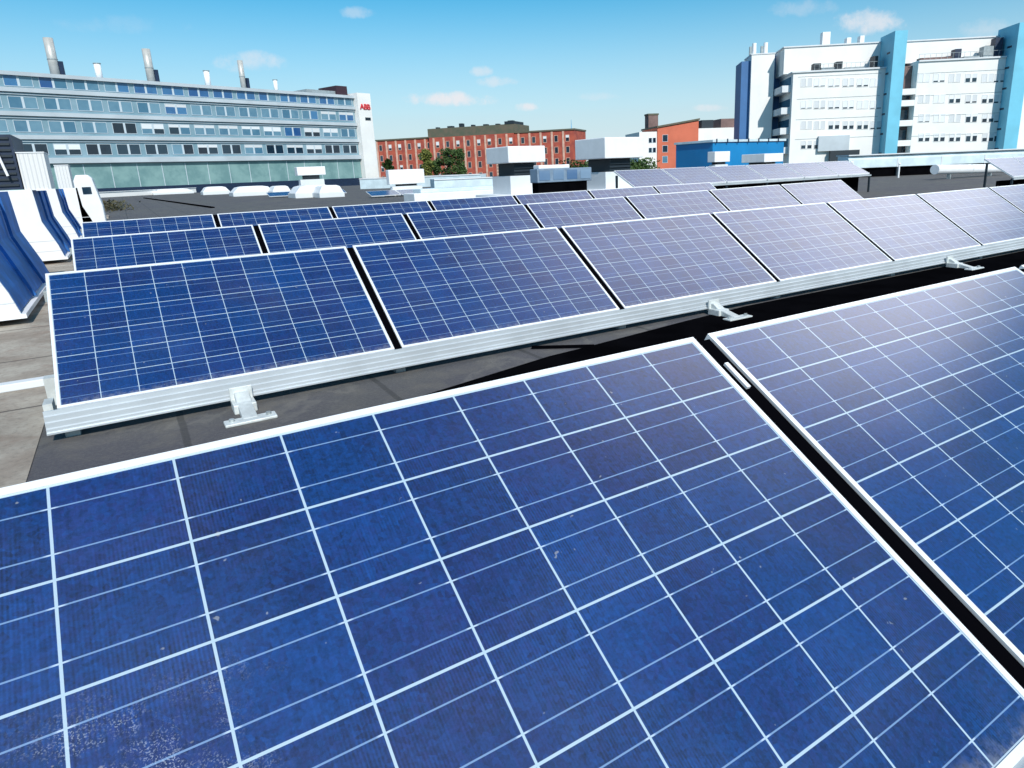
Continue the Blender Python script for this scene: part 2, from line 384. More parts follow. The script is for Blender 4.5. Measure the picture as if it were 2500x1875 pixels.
RAILPROF = [(-.062, -.106), (.012, -.106), (.012, -.012), (-.010, -.002), (-.018, -.002), (-.020, -.022), (-.030, -.026), (-.031, -.050), (-.040, -.054), (-.041, -.078), (-.050, -.082), (-.050, -.094), (-.062, -.098)]
ROWS = [  # name, x0, y0, z, tilt, gap, yaw, rl, count, descr
    ('nearest row', -.0661, -3.4836, .2429, .5294, .0514, .0155, -.0056, 4),
    ('second row', 0, 0, .150, .5908, .048, 0, 0, 8),
    ('third row', -.0633, 3.4878, .1247, .5908, .0564, -.0082, .0068, 7),
    ('fourth row', -.1107, 6.8848, .1326, .5908, .0643, -.0091, .0036, 7)]
look = {0: ['deep blue solar panel with salt specks', 'violet blue solar panel', 'solar panel just entering at the right edge', 'solar panel beyond the right edge'],
        1: ['deep blue solar panel at the left end', 'blue solar panel with a faint sheen', 'pale lavender solar panel', 'washed out silvery solar panel', 'silver grey solar panel with pale glare', 'dull blue grey solar panel', 'bluish solar panel cut by the photo edge', 'solar panel past the photo edge']}
for ri, (rn, x0, y0, z0, tl, gp, yw, rl, cnt) in enumerate(ROWS):
    ax = Vector((math.cos(yw), math.sin(yw), rl))
    for k in range(cnt):
        loc = Vector((x0, y0, z0)) + ax * (k * (PW + gp))
        lk = look.get(ri, {}) and look[ri][k] if ri in look else ('solar panel at the left end' if k == 0 else ('solar panel at the right end' if k == cnt - 1 else 'solar panel'))
        p = panel(loc, tl, yw, rl, '%s, %s from left in the %s' % (lk, ORD[k], rn), 'solar panels in tilted rows on the flat roof')
        if ri == 0 and k == 0:
            for ch in p.children:
                if ch.name.startswith('cell_sheet'): first_sheet = ch
    # rail along the low edge
    Lr = cnt * (PW + gp) + .04
    Mx = Matrix.Translation((x0, y0, z0)) @ Matrix.Rotation(yw, 4, 'Z') @ Matrix.Rotation(-math.atan(rl), 4, 'Y')
    rb = MB(); rb.prism(RAILPROF, 0, -.055, Lr)
    t = thing('mounting_rail', 'long grooved aluminium rail under the low edge of the %s of panels' % rn, 'rail', group='rails along the low panel edges'); t.matrix_world = Mx
    rb.build('rail_profile', M_rail, t)
    hb = MB(); yb, zb = PH * math.cos(tl) - .09, PH * math.sin(tl) - .085
    hb.box(-.02, Lr - .06, yb, yb + .04, zb - .06, zb)
    hb.build('upper_rail', M_galv, t)
    # triangular supports under every joint
    for k in range(cnt + 1):
        P = Vector((x0, y0, z0)) + ax * (k * (PW + gp) - gp / 2 + (.06 if k == 0 else 0))
        s = thing('support_frame', 'dark support frame under the %s joint of the %s' % (ORD[k], rn), 'support', P, yw, 'triangular support frames under the panels')
        yh, zh = PH * math.cos(tl), PH * math.sin(tl)
        dz = -.024 if 0 < k < cnt else -.066
        b1 = MB(); b1.bar((0, .0, dz), (0, yh - .004, zh + dz), gp - .006, .030); b1.build('gap_shade_beam', M_black, s)  # beam fills the joint in black as the gap's shade
        b2 = MB(); b2.box(-.02, .02, yh - .10, yh - .06, -z0, zh - .11); b2.build('rear_leg', M_galv, s)
        b3 = MB(); b3.box(-.03, .03, -.0, yh + .02, -z0, -z0 + .035); b3.build('base_bar', M_galv, s)
first_sheet.data = first_sheet.data.copy(); first_sheet.data.materials[0] = M_sol_d

# raised far row and the lone raised panel
def raised(x0, y0, z, tl, n, names):
    for k in range(n):
        panel(Vector((x0 + k * 1.70, y0, z)), tl, 0, 0, names[k], 'solar panels of the raised far row')
    t = thing('raised_stand', 'dark raised stand carrying %s' % ('the far silvery row of panels' if n > 2 else 'the deep blue panels by the white pipe'), 'stand', (x0, y0, 0), 0)
    b = MB(); b.box(-.03, n * 1.70, -.03, .03, z - .09, z - .045); b.build('front_rail', M_rail, t)
    for k in range(n + 1):
        MB().box(k * 1.70 - .05, k * 1.70 - .0, .0, .05, 0, z - .05).build('front_post', M_dark, t); MB().box(k * 1.70 - .05, k * 1.70, .72, .77, 0, z + .99 * math.sin(tl) - .13).build('rear_post', M_dark, t)
    q = MB(); q.box(0, n * 1.70 - .05, .4, .45, .02, z - .12); q.build('shade_plate', M_shade, t)  # black plate stands for the shade under the raised panels
raised(11.75, 10.2, .62, .45, 6, ['silvery panel, %s from the left in the far raised row' % ORD[k] for k in range(6)])
HB = at(1313, 447, 20); hw = reach(HB, (1, 0, 0), 1445); hz0, hz1 = zat(HB, 447), zat(HB, 413)
t = thing('glazed_hatch', 'low roof hatch with a bluish glazed front between the two large ventilators', 'hatch', (HB.x, HB.y, 0))
MB().box(0, hw, 0, .45, hz0, hz1).build('hatch_box', M_lbg, t, bevel=.02); MB().box(.05, hw - .15, .06, .42, 0, hz0).build('hatch_base', M_shade, t)
MB().box(.12, hw * .62, .1, .43, hz1, hz1 + .11).build('hatch_lid', M_white, t, bevel=.02)
for i_ in range(4): MB().box(hw * (i_ + .12) / 4, hw * (i_ + .88) / 4, -.012, -.002, hz0 + .07, hz1 - .05).build('glazing', M_hglass, t)
# blue panel row at the far right edge
P = at(2475, 431, 19)
raised(P.x, P.y, P.z, .55, 2, ['deep blue panel standing alone by the white pipe at the right edge', 'blue panel next to it, cut by the right photo edge'])

# clamp visible in the first gap
cp = MB(); cp.box(-.006, .006, 0, .085, -.004, .004)
t = thing('panel_clamp', 'small bright clamp strip in the dark gap of the nearest row', 'clamp')
G0 = Matrix.Translation((-.0661, -3.4836, .2429)) @ Matrix.Rotation(.0155, 4, 'Z') @ Matrix.Rotation(.0056, 4, 'Y') @ Matrix.Translation((PW + .0257, 0, 0)) @ Matrix.Rotation(.5294, 4, 'X') @ Matrix.Translation((-.004, .80, -.001))
t.matrix_world = G0; cp.build('clamp_body', M_alu, t)

# cast feet in front of the second row's rail
def foot(x, label, rz=0):
    t = thing('rail_foot', label, 'foot', (x, -.03, 0), rz, 'cast feet bolted to the second rail')
    b = MB()
    b.prism([(-.30, .0), (-.08, .0), (-.03, .05), (-.03, .09), (-.075, .09), (-.13, .055), (-.30, .018)], 0, -.035, .035)
    b.build('arm', M_foot, t, bevel=.006)
    c = MB(); c.box(-.12, .12, -.34, -.26, 0, .016); c.box(-.055, .055, -.16, -.04, .0, .05); c.build('base_plate', M_foot, t, bevel=.005)
    d = MB(); d.box(-.055, .055, -.052, -.036, .03, .115); d.build('bracket', M_foot, t, bevel=.003)
    for s in (-1, 1):
        e = MB(); e.cyl((s * .085, -.30, .016), .013, .014, 6); e.build('bolt', M_galv, t)
for i, x in enumerate((.78, 4.22, 7.66, 11.1)):
    foot(x, ['cast foot nearest the camera on the second rail', 'cast foot halfway along the visible second rail', 'cast foot near the right edge on the second rail', 'cast foot past the right photo edge'][i])
# black sheet painting the shade in the gap between the first two rows
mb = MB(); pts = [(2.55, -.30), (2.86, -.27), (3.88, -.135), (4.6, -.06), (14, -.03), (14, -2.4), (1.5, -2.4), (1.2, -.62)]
mb.poly([(a, b, .006) for a, b in pts]); o = mb.build('shade_sheet', M_shade); tag(o, 'black sheet standing for shade between the nearest and second rows', 'shade')
cb = MB(); cb.bar((2.56, -.06, .012), (2.9, -.30, .012), .022, .016); tag(cb.build('cable', M_black), 'short black cable lying on the roof beside the shade sheet', 'cable')
kb = MB(); kb.prism([(-.045, 0), (.045, 0), (.04, .045), (-.04, .045)], 0, -2.6, -.12)
o = kb.build('kerb_strip', M_offw, mtx=Matrix.Translation((0, 1.16, .004)), bevel=.006); tag(o, 'pale strip lying across the worn paving left of the second row', 'strip')
# bolt and tape clutter by the second row's left end
tag(MB().box(-.09, -.05, .30, .42, .004, .10).build('end_bracket', M_foot), 'small low pale bracket at the left end of the second row', 'bracket'); tag(MB().box(-.10, -.045, .62, .70, .004, .16).build('end_bracket', M_foot), 'taller pale bracket behind the low one beside the second row', 'bracket')

# ------------------------------------------------------------------ ducts on the left
def duct(y0, y1, label, h=1.15, dx=0.0):
    t = thing('air_duct', label, 'duct', (dx, y0, 0), 0, 'elbow ducts along the left edge of the roof')
    prof = [(-1.10, h), (-1.08, .50), (-.92, .10), (-.49, .10), (-.54, .29), (-.68, .66), (-.71, h)]
    n = y1 - y0
    b = MB(); b.prism(prof, 1, 0.0, .035); b.build('front_plate', M_white, t, bevel=.004)
    e = MB(); e.prism([(a + (.012 if a < -.8 else -.012), min(z, h - .01) if z > .2 else z + .012) for a, z in prof], 1, .035, n); e.build('side_panel', M_blue, t)
    for zq, xa_, xb_ in ((.36, -1.02, -.575), (.20, -.96, -.52)): MB().box(xa_, xb_, -.004, .0, zq, zq + .012).build('seam', M_offw, t)
    f = MB(); f.prism([(-.95, .06), (-.455, .06), (-.455, .10), (-.95, .10)], 1, -.01, n - .01); f.build('bottom_flange', M_white, t)
    for q in (n * .33, n * .66):
        s = MB(); s.bar((-.694, q, h - .02), (-.664, q, .66), .02, .03); s.bar((-.664, q, .66), (-.475, q, .12), .02, .03); s.build('rib', M_blue, t)
    return t
duct(3.6, 6.8, 'nearest elbow duct with a wide blue side at the left edge')
duct(9.4, 12.0, 'white faced elbow duct with a blue side below the corrugated cabinet')
duct(14.0, 16.6, 'narrow looking third elbow duct behind the white faced one')
duct(18.8, 21.5, 'fourth and farthest elbow duct near the roof weeds', dx=.18)
c1 = thing('corrugated_cabinet', 'white corrugated cabinet standing on the second duct', 'cabinet', (-.80, 9.45, 1.15), 0, 'cabinets above the ducts')
MB().box(0, .335, 0, .8, 0, .54).build('cabinet_body', M_corr, c1); MB().box(-.008, .343, -.01, .81, .54, .555).build('lid', M_white, c1)
MB().box(.14, .30, -.012, -.001, -.02, .0).build('lower_lip', M_white, c1)
c2 = thing('corrugated_cabinet', 'smaller white cabinet standing on the third duct', 'cabinet', (-.66, 14.3, 1.15), 0, 'cabinets above the ducts')
MB().box(0, .24, 0, .8, 0, .47).build('cabinet_body', M_corr, c2); MB().box(-.008, .248, -.01, .81, .47, .485).build('lid', M_white, c2)
c3 = thing('rounded_cabinet', 'white rounded ventilation cabinet with a small dark window by the roof weeds', 'cabinet', (-.60, 18.8, .10), 0)
MB().prism([(0, 0), (.50, 0), (.56, .10), (.56, .55), (.44, 1.28), (.36, 1.38), (.08, 1.38), (0, 1.2)], 1, 0, 1.2).build('cabinet_body', M_white, c3, bevel=.03)
MB().box(.17, .37, -.02, -.003, .88, 1.06).build('vent_window', M_paned, c3)
nv = thing('louvre_box', 'tall dark navy louvre box behind a white strut at the left edge', 'louvre box', (-1.75, 9.42, 1.16), 0)
MB().box(0, .935, .02, 1.5, 0, .80).build('box_body', M_navy, nv)
lv = MB()
for i in range(9): lv.box(.03, .90, -.004, .018, .05 + i * .085, .08 + i * .085)
lv.build('louvres', M_dark, nv)
MB().bar((.70, -.06, .74), (.80, -.06, .20), .075, .03).build('strut', M_white, nv)
# parapet wall of the left structure behind the ducts
lw = MB(); lw.box(-3.4, -1.75, 3.0, 20.5, 0, 1.10); tag(lw.build('plenum_block', M_navy, bevel=.01), 'dark low plant block behind the elbow ducts', 'plant block')
# weeds beside far duct
WP = on(252, 512); wd = MB()
for i in range(900):
    c = Vector((WP.x + random.gauss(.0, .55), WP.y + random.gauss(0, 2.2), random.random() ** 1.4 * .42)); a = Vector((random.uniform(-1, 1), random.uniform(-1, 1), random.uniform(-.3, 1))).normalized() * .11
    b_ = Vector((random.uniform(-1, 1), random.uniform(-1, 1), 0)).normalized() * .05
    wd.poly([c - a, c + b_, c + a, c - b_])
o = wd.build('weeds', M_weed); tag(o, 'dark weeds growing on the roof edge beside the white cabinet', kind='stuff')
SP = on(240, 532)
db = thing('paving_slab', 'small brown slab lying just behind the fourth row at the left', 'slab', (SP.x, SP.y, 0)); MB().box(-.45, .35, -1.2, 1.2, .0, .05).build('slab_body', M_pave, db)
A_ = on(352, 484); B_ = on(520, 508); cbm = MB(); A_.z = B_.z = .03; cbm.bar(A_, B_, .16, .05)
tag(cbm.build('drain_channel', M_black), 'dark narrow channel crossing the open roof at the left', 'channel')

# ------------------------------------------------------------------ roof equipment placed on the deck
def vent_by(px0, px1, yt, yb, yl, yk, D_, d, label, curbw=None, side=.0, pxl=None):
    """hood columns px0..px1, rows yt..yb; louvre down to yl; base down to yk"""
    C = at(px0, hz(px0), D_)
    if pxl: d = reach(C, (0, 1, 0), pxl)
    zt, zb, zl = zat(C, yt), zat(C, yb), zat(C, yl)
    xl = 0; xr = reach(C, (1, 0, 0), px1)
    t = thing('roof_ventilator', label, 'ventilator', (C.x, C.y, 0), 0, 'hooded roof ventilators')
    w = xr - xl; cx = (xr + xl) / 2
    MB().box(xl, xr, 0, d, zb, zt).build('hood', M_white, t, bevel=.03)
    l = MB(); l.box(cx - w * .27 + side, cx + w * .27 + side, d * .15, d * .85, zl, zb)
    for i in range(4): l.box(cx - w * .29 + side, cx + w * .29 + side, d * .12, d * .88, zl + (zb - zl) * (i + .25) / 4, zl + (zb - zl) * (i + .45) / 4)
    l.build('louvre', M_dark, t)
    MB().box(cx - w * .42 + side, cx + w * .42 + side, d * .1, d * .9, .28, zl).build('base', M_offw, t)
    cw = (curbw or w * .8) / 2
    MB().box(cx - cw + side, cx + cw + side, -d * .15, d * 1.1, 0, .28).build('curb', M_white, t, bevel=.02)
    return t
vent_by(1243, 1333, 357, 398, 430, 465, 25, 2.2, 'large white hooded ventilator in front of the brick building', 2.6, pxl=1189)
vent_by(1478, 1571, 335, 387, 420, 445, 26, 3.6, 'tall white hooded ventilator left of the orange building', 2.0, .0, pxl=1405)
vent_by(728, 797, 408, 429, 439, 444, 46, .8, 'small white hooded ventilator before the green glass wall', 3.2)
vent_by(949, 1036, 415, 451, 456, 460, 38, .5, 'white box ventilator in front of the leafy trees', 3.0)
vent_by(1745, 1782, 370, 396, 402, 404, 52, .8, 'narrow white box ventilator before the blue shed', 2.0)
vent_by(1866, 1912, 375, 396, 402, 404, 50, 1.6, 'low wide white box ventilator before the blue shed', 1.6, pxl=1810)

def skylight(px, py, w, d, h, label, m_=None, z0=0.0):
    P = on(px, py); t = thing('roof_skylight', label, 'skylight', (P.x, P.y, z0), 0, 'white domed skylights')
    MB().box(-w / 2, w / 2, 0, d, 0, h * .4).build('curb', M_offw, t, bevel=.02)
    MB().prism([(-w / 2 * .97, h * .4), (-w * .36, h * .9), (-w * .22, h), (w * .22, h), (w * .36, h * .9), (w / 2 * .97, h * .4)], 1, d * .04, d * .96).build('dome', m_ or M_white, t, bevel=.03)
for a in ((425, 474, 4.2, 3, .6, 'low white skylight nearest the left duct group'), (530, 475, 2.4, 2.4, .75, 'small white domed skylight left of the wider one'), (622, 478, 3.1, 2.4, .75, 'wide white domed skylight in the left middle'),
          (690, 476, 1.4, 2, .7, 'narrow white skylight right of the wide one'), (775, 482, 2.6, 2.2, .75, 'pale blue sided skylight near the small ventilator'), (812, 482, 1.5, 2.0, .72, 'bright white skylight right beside the pale one'),
          (985, 478, 2.2, 1.2, .22, 'flat white hatch before the white box ventilator'),
          (1660, 418, 4, 4, .5, 'flat white skylight left of the narrow box ventilator'), (1860, 414, 5, 4, .6, 'flat white skylight before the white apartment block')):
    skylight(*a)
C_ = at(1012, 485, 28); C_.z = 0; wL = reach(C_, (1, 0, 0), 1312); hC = zat(C_, 473)
t = thing('long_roof_curb', 'long low bright white curb just behind the fourth row of panels', 'curb', C_)
MB().box(0, wL, 0, 1.3, 0, hC).build('curb_body', M_white, t, bevel=.03); MB().box(.4, wL - 1.2, .25, 1.2, hC, hC + .16).build('curb_cover', M_lb, t, bevel=.03)
# pale parapets and long sheet metal ducts across the far roof
def run(px0, y0_, px1, y1_, h, d, mt, name, label, cat, z0=0, Dd=None):
    A = on(px0, y0_, z0) if Dd is None else at(px0, y0_, Dd[0]); B = on(px1, y1_, z0) if Dd is None else at(px1, y1_, Dd[1])
    A.z = B.z = 0; v = B - A; n = Vector((-v.y, v.x, 0)).normalized() * d
    t = thing(name, label, cat, A, math.atan2(v.y, v.x)); Lg = v.length
    MB().box(0, Lg, 0, d, z0, z0 + h).build('duct_body' if 'duct' in name else 'wall_body', mt, t, bevel=.02)
    return t, Lg
t, Lg = run(225, 484, 480, 470, .55, .5, M_white2, 'parapet_wall', 'white parapet at the far left end of the roof', 'parapet')
MB().box(0, Lg, -.08, .58, .55, .62).build('coping', M_offw, t)
t, Lg = run(1062, 470, 1225, 462, .75, 1.2, M_lb, 'roof_duct', 'pale blue duct left of the large ventilator', 'duct')
MB().box(0, Lg, -.05, 1.25, .75, .82).build('duct_lid', M_offw, t)
t, Lg = run(880, 462, 1175, 452, .9, 1.5, M_lb, 'roof_duct', 'long thin pale duct before the brick building', 'duct')
MB().box(0, Lg, -.05, 1.55, .9, 1.0).build('duct_lid', M_offw, t)
# big insulated trunk at the right
def trunk(px0, px1, yt, yb, D0, D1, label, mt):
    A = at(px0, (yt + yb) / 2, D0); B = at(px1, (yt + yb) / 2 - .039 * (px1 - px0), D1)
    zt, zb = zat(A, yt), zat(A, yb); v = B - A; v.z = 0; t = thing('roof_duct', label, 'duct', (A.x, A.y, 0), math.atan2(v.y, v.x)); Lg = v.length
    h = zt - zb
    MB().prism([(0, zb), (1.2, zb), (1.2, zt), (.25, zt), (0, zt - h * .3)], 0, 0, Lg).build('duct_body', mt, t, bevel=.03)
    MB().box(-.05, Lg, -.05, 1.3, zt, zt + .06).build('duct_lid', M_offw, t)
    for q0, q1 in ((.10, .40), (.46, .72)): MB().box(Lg * q0, Lg * q1, .15, 1.1, .01, zb).build('plinth_or_shade', M_shade, t)  # black boxes stand for the shade beneath the trunk
    for i in range(5):
        x = Lg * (i + .08) / 5; MB().box(x, x + .09, -.02, .0, zb, zt - h * .3).build('joint_collar', M_offw, t)
        MB().box(x, x + .1, -.02, .12, 0, zb).build('leg', M_dark, t)
    return t
trunk(2072, 2600, 381, 412, 39, 41, 'large pale blue insulated trunk duct before the white apartment block', M_lb)
A = on(2275, 432, .18)
t = thing('round_pipe', 'thick white round pipe lying in front of the large trunk duct', 'pipe', (A.x, A.y, .42), R_(-32))
PB = at(2282, 414, 31); PE = at(2448, 411, 34)
v = PE - PB; t.location = PB; t.rotation_euler = v.to_track_quat('X', 'Z').to_euler()
MB().cyl((0, 0, 0), .22, v.length, 18, axis=0).build('pipe_body', M_white, t)
MB().cyl((v.length * .48, 0, 0), .235, .06, 18, axis=0).build('coupling', M_offw, t)
for q in (.2, .8): MB().box(v.length * q, v.length * q + .06, -.08, .08, -PB.z, -.14).build('pipe_stand', M_galv, t)
# two slim masts
for px, py, Dm, hh, lb in ((2078, 412, 28, .75, 'short white vent post at the end of the far raised row'), (2195, 412, 36, .5, 'short white post under the trunk duct')):
    P = at(px, py, Dm); t = thing('vent_post', lb, 'post', (P.x, P.y, 0)); MB().cyl((0, 0, 0), .045, P.z + .25, 10).build('post', M_white, t); MB().cyl((0, 0, P.z + .25), .08, .07, 10, .03).build('cap', M_white, t)
# far second field of panels, beyond the skylights
for i, (px, py, n) in enumerate(((655, 465, 3), (905, 462, 3), (1450, 440, 2))):
    P = at(px, py - 6, (44, 36, 30)[i])
    for k in range(n):
        panel(Vector((P.x + k * 1.72, P.y, .12)), .24, 0, 0, 'tiny distant solar panel, %s from left %s' % (ORD[k], ('in the group left of the small hooded ventilator', 'in the group left of the white box ventilator', 'right of the tall hooded ventilator')[i]), 'distant solar panels among the skylights')

# ------------------------------------------------------------------ building helpers
def bld(name, label, O, a_dir, cat='building', group=None):
    return thing(name, label, cat, (O.x, O.y, 0), math.atan2(a_dir.y, a_dir.x), group)
def window(parent, x0, x1, z0, z1, mp, y=0.0, double=False, blind=0.0, depth=.10, mf=None, fr=.07, alt=0.0):
    f = MB()
    f.box(x0, x1, y - .03, y + depth, z0, z0 + fr).box(x0, x1, y - .03, y + depth, z1 - fr, z1).box(x0, x0 + fr, y - .03, y + depth, z0 + fr, z1 - fr).box(x1 - fr, x1, y - .03, y + depth, z0 + fr, z1 - fr)
    if double: c = (x0 + x1) / 2; f.box(c - .16, c + .16, y - .05, y + depth, z0 + fr, z1 - fr)
    w_ = f.build('window', mf or M_frame, parent)
    zb = z1 - fr - (z1 - z0 - 2 * fr) * blind
    if blind < .95:
        cs = [(x0 + fr, (x0 + x1) / 2 - .16), ((x0 + x1) / 2 + .16, x1 - fr)] if double else [(x0 + fr, x1 - fr)]
        for q0, q1 in cs: MB().box(q0, q1, y - .004, y + .04, z0 + fr, zb).build('pane', mp if random.random() > alt else M_panet, w_)
    if blind > .05: MB().box(x0 + fr, x1 - fr, y - .008, y + .04, zb + .002, z1 - fr).build('blind', M_blind, w_)
    return w_

# ------------------------------------------------------------------ long glass office building (left)
E_ = at(884, hz(884), 150); zt = zat(E_, 238); kq = (zat(at(62, hz(62), 100), 174) - CP.z) / 100; Q0 = at(62, hz(62), (zt + .2 - CP.z) / kq)
a = E_ - Q0; a.z = 0; a.normalize(); LEN = 84.0; O = E_ - a * LEN
B = bld('office_building', 'long glass fronted office building with exhaust stacks at the left', O, a)
MB().box(0, LEN, .2, 16, -12, zt - .2).build('wall', M_clad, B)
MB().box(-.5, LEN + .1, -.3, 16.5, zt - .2, zt + .35).build('roof', M_band, B)
lev = [(18.0, 16.15), (14.75, 13.0), (11.35, 9.6), (7.95, 6.2)]
sc = 1.0
for i, (zb_, th) in enumerate(((15.35, .62), (11.95, .62), (8.55, .62), (4.95, .85))):
    MB().box(0, LEN, -.30 if i < 3 else -.55, .2, zb_, zb_ + th).build('facade_band', M_band, B)
for i in range(3):
    MB().box(0, LEN, -.02, .2, lev[i + 1][0] + .25, lev[i + 1][0] + .40).build('facade_rail', M_frame, B)
nb = 18; bw = 4.45
for r, (z1, z0) in enumerate(lev):
    for k in range(nb):
        x1 = LEN - .45 - k * bw; x0 = x1 - 3.65
        u = random.random(); mp = M_paneb if r == 0 else (M_panet if u < .62 else M_paneb)
        if r == 3: mp = M_paned if (k > 7 or k < 4) and u > .12 else (M_panet if u < .7 else M_paned)
        if r == 2: mp = M_paned if (8 <= k <= 10 and u > .2) or k == 2 else mp
        window(B, x0, x1, z0, z1, mp, y=.16, double=True, alt=.15, blind=random.choice((0, 0, 0, .3, .5)) if r else 0)
# green curtain wall below
gw = MB(); gw.box(0, LEN, .08, .2, .9, 4.75); gw.build('green_curtain_wall', M_green, B)
for k in range(28): MB().box(LEN - 4 * k - 2.1, LEN - 4 * k - 2.0, .02, .08, .9, 4.75).build('mullion', M_frame, B)
MB().box(0, LEN, -.05, .2, -1.5, .9).build('plinth_or_shade', M_navy, B)
# white end tower with the red lettering
Lt = reach(E_, a, 916)
MB().box(LEN + .1, LEN + Lt, -1.2, 15, -12, zt + .9).build('end_wall', M_white2, B)
MB().box(LEN + Lt * .45, LEN + Lt * .85, -1.26, -1.2, zat(E_, 294), zat(E_, 287)).build('wall_lamp', M_dark, B)
cu = bpy.data.curves.new('sign', 'FONT'); cu.body = 'ABB'; cu.size = 1.55; cu.extrude = .08; cu.offset = .03; cu.align_x = 'CENTER'; cu.space_character = .95
to = bpy.data.objects.new('tmp', cu); COL.objects.link(to)
bpy.context.view_layer.update()
me = bpy.data.meshes.new_from_object(to.evaluated_get(bpy.context.evaluated_depsgraph_get())); bpy.data.objects.remove(to)
me.materials.clear(); me.materials.append(M_red)
so_ = bpy.data.objects.new('red_lettering', me); COL.objects.link(so_); so_.parent = B
so_.matrix_local = Matrix.Translation((LEN + Lt * .52, -1.29, zat(E_, 267))) @ Matrix.Rotation(R_(90), 4, 'X')
# penthouse
x0 = LEN + sp(E_, a, 822, 225, 1.5)[0]; MB().box(x0, LEN - .3, 1.5, 8, zt + .35, zt + 2.4).build('penthouse', mat('dark_penthouse', (.035, .015, .025), .7), B)
MB().box(x0 - 7, x0, 2, 7, zt + .35, zt + 1.3).build('roof_hut', M_grey, B)
# exhaust stacks
for i, (pxb, ytop, dia, tall) in enumerate(((138, 93, 1.35, 1), (242, 156, 1.0, 0), (372, 120, 1.3, 1), (508, 174, 1.0, 0), (597, 148, 1.0, 1), (674, 196, .8, 0))):
    yb_ = 176 + (pxb - 138) * .075; Pb = E_ + Vector((-a.y, a.x, 0)) * 3.5 + a * sp(E_, a, pxb, yb_, 3.5)[0]; zt2 = zat(Pb, ytop); zr = zt + .35
    if tall:
        t = thing('exhaust_stack', ['tallest pale exhaust stack at the far left of the office roof', '', 'tall pale exhaust stack in the middle of the office roof', '', 'slim tall exhaust stack toward the right of the office roof'][i], 'chimney', (Pb.x, Pb.y, zr), math.atan2(a.y, a.x), 'exhaust stacks on the office roof')
        H = zt2 - zr
        MB().cyl((-.2, 0, 0), dia / 2, H, 16).build('pipe', M_stack, t, smooth=True)
        MB().box(.35, .35 + dia * .5, -.5, .5, 0, H * .42).build('side_duct', M_navy, t)
        MB().cyl((-.2, 0, H * .45), dia / 2 + .06, .12, 16).build('collar', M_grey, t)
    else:
        t = thing('roof_vent', ['', 'short white roof vent between the two left stacks', '', 'short white roof vent between the middle and slim stacks', '', 'smallest white roof vent near the penthouse'][i], 'vent', (Pb.x, Pb.y, zr), math.atan2(a.y, a.x), 'short vents on the office roof')
        H = zt2 - zr; MB().cyl((0, 0, 0), dia / 2, H, 14).build('pipe', M_white, t, smooth=True); MB().cyl((0, 0, H), dia / 2 + .08, .12, 14).build('cap', M_grey, t)

# ------------------------------------------------------------------ red brick building (centre)
PL, PR = at(927, hz(927), 250), at(1404, hz(1404), 226)
a = (PR - PL); a.z = 0; LB = a.length; a.normalize()
B = bld('brick_building', 'long red brick building with a raised dark topped middle', PL, a)
zt = zat(PL, 345)
MB().box(0, LB, 0, 14, -12, zt).build('wall', M_brick, B)
MB().box(-.2, LB + .2, -.3, 14.2, zt, zt + .5).build('roof', M_roofg, B)
xa, xb = sp(PL, a, 1049, 320)[0], sp(PL, a, 1256, 310)[0]
zm, zk = zat(PL + a * (xa + xb) / 2, 331), zat(PL + a * (xa + xb) / 2, 309)
MB().box(xa, xb, -1.0, 13, -12, zm).build('middle_wall', M_brick, B)
MB().box(xa - .3, xb + .3, -1.0, 13.5, zm, zk).build('middle_roof', M_roofg, B)
for k in range(7):
    x = xa + (xb - xa) * (k + .3) / 7; MB().box(x, x + random.uniform(.8, 2.2), 2, 4, zk, zk + random.uniform(.4, 1.5)).build('roof_vent', M_dark, B)
MB().box(xb - 3.2, xb + .3, -1.1, 8, zk, zk + .9).build('roof_vent', M_dark, B)
nc = 19
for k in range(nc):
    x = LB * (k + .15) / nc; mid = xa < x + 1 < xb; yy = -1.0 if mid else 0
    top = zm if mid else zt
    MB().box(x - .75, x - .05, yy - .18, yy, -8, top - .2).build('pilaster', M_pil, B)
    for r in range(4):
        z1 = top - 1.4 - r * 3.7
        window(B, x + .35, x + 1.75, z1 - 2.2, z1, M_paned, y=yy - .02, blind=random.choice((0, .4, .6)) if r == 0 else random.choice((0, 0, 0, .35)), mf=M_pil, fr=.14)

def tree(P, top, r, label, lm, name='tree', n=4200, g_='leafy trees before the brick building'):
    base = -12; t = thing(name, label, 'tree', (P.x, P.y, base), random.random() * 6, g_)
    H = top - base; tr = MB(); tr.cyl((0, 0, 0), .32, H * .6, 8, .12)
    for i in range(6):
        a_ = i * 1.05; z_ = H * (.35 + .07 * i); tr.bar((0, 0, z_), (math.cos(a_) * r * .6, math.sin(a_) * r * .6, z_ + H * .14), .12, .12)
    tr.build('trunk', M_bark, t)
    cr = MB(); blobs = [(Vector((random.gauss(0, r * .36), random.gauss(0, r * .36), H * random.uniform(.42, .93))), r * random.uniform(.35, .6)) for _ in range(34)]
    blobs.append((Vector((0, 0, H * .92)), r * .42)); blobs.append((Vector((0, 0, H * .82)), r * .6))
    for _ in range(n):
        c, br = random.choice(blobs); q = Vector((random.gauss(0, 1), random.gauss(0, 1), random.gauss(0, 1))).normalized() * br * random.uniform(.6, 1.08)
        p = c + q; p.z = min(p.z, H)
        u = Vector((random.gauss(0, 1), random.gauss(0, 1), random.gauss(0, 1))).normalized(); v_ = u.orthogonal().normalized(); s = random.uniform(.16, .36)
        cr.poly([p - u * s, p + v_ * s * .6, p + u * s, p - v_ * s * .6])
    cr.build('crown', lm, t); return t
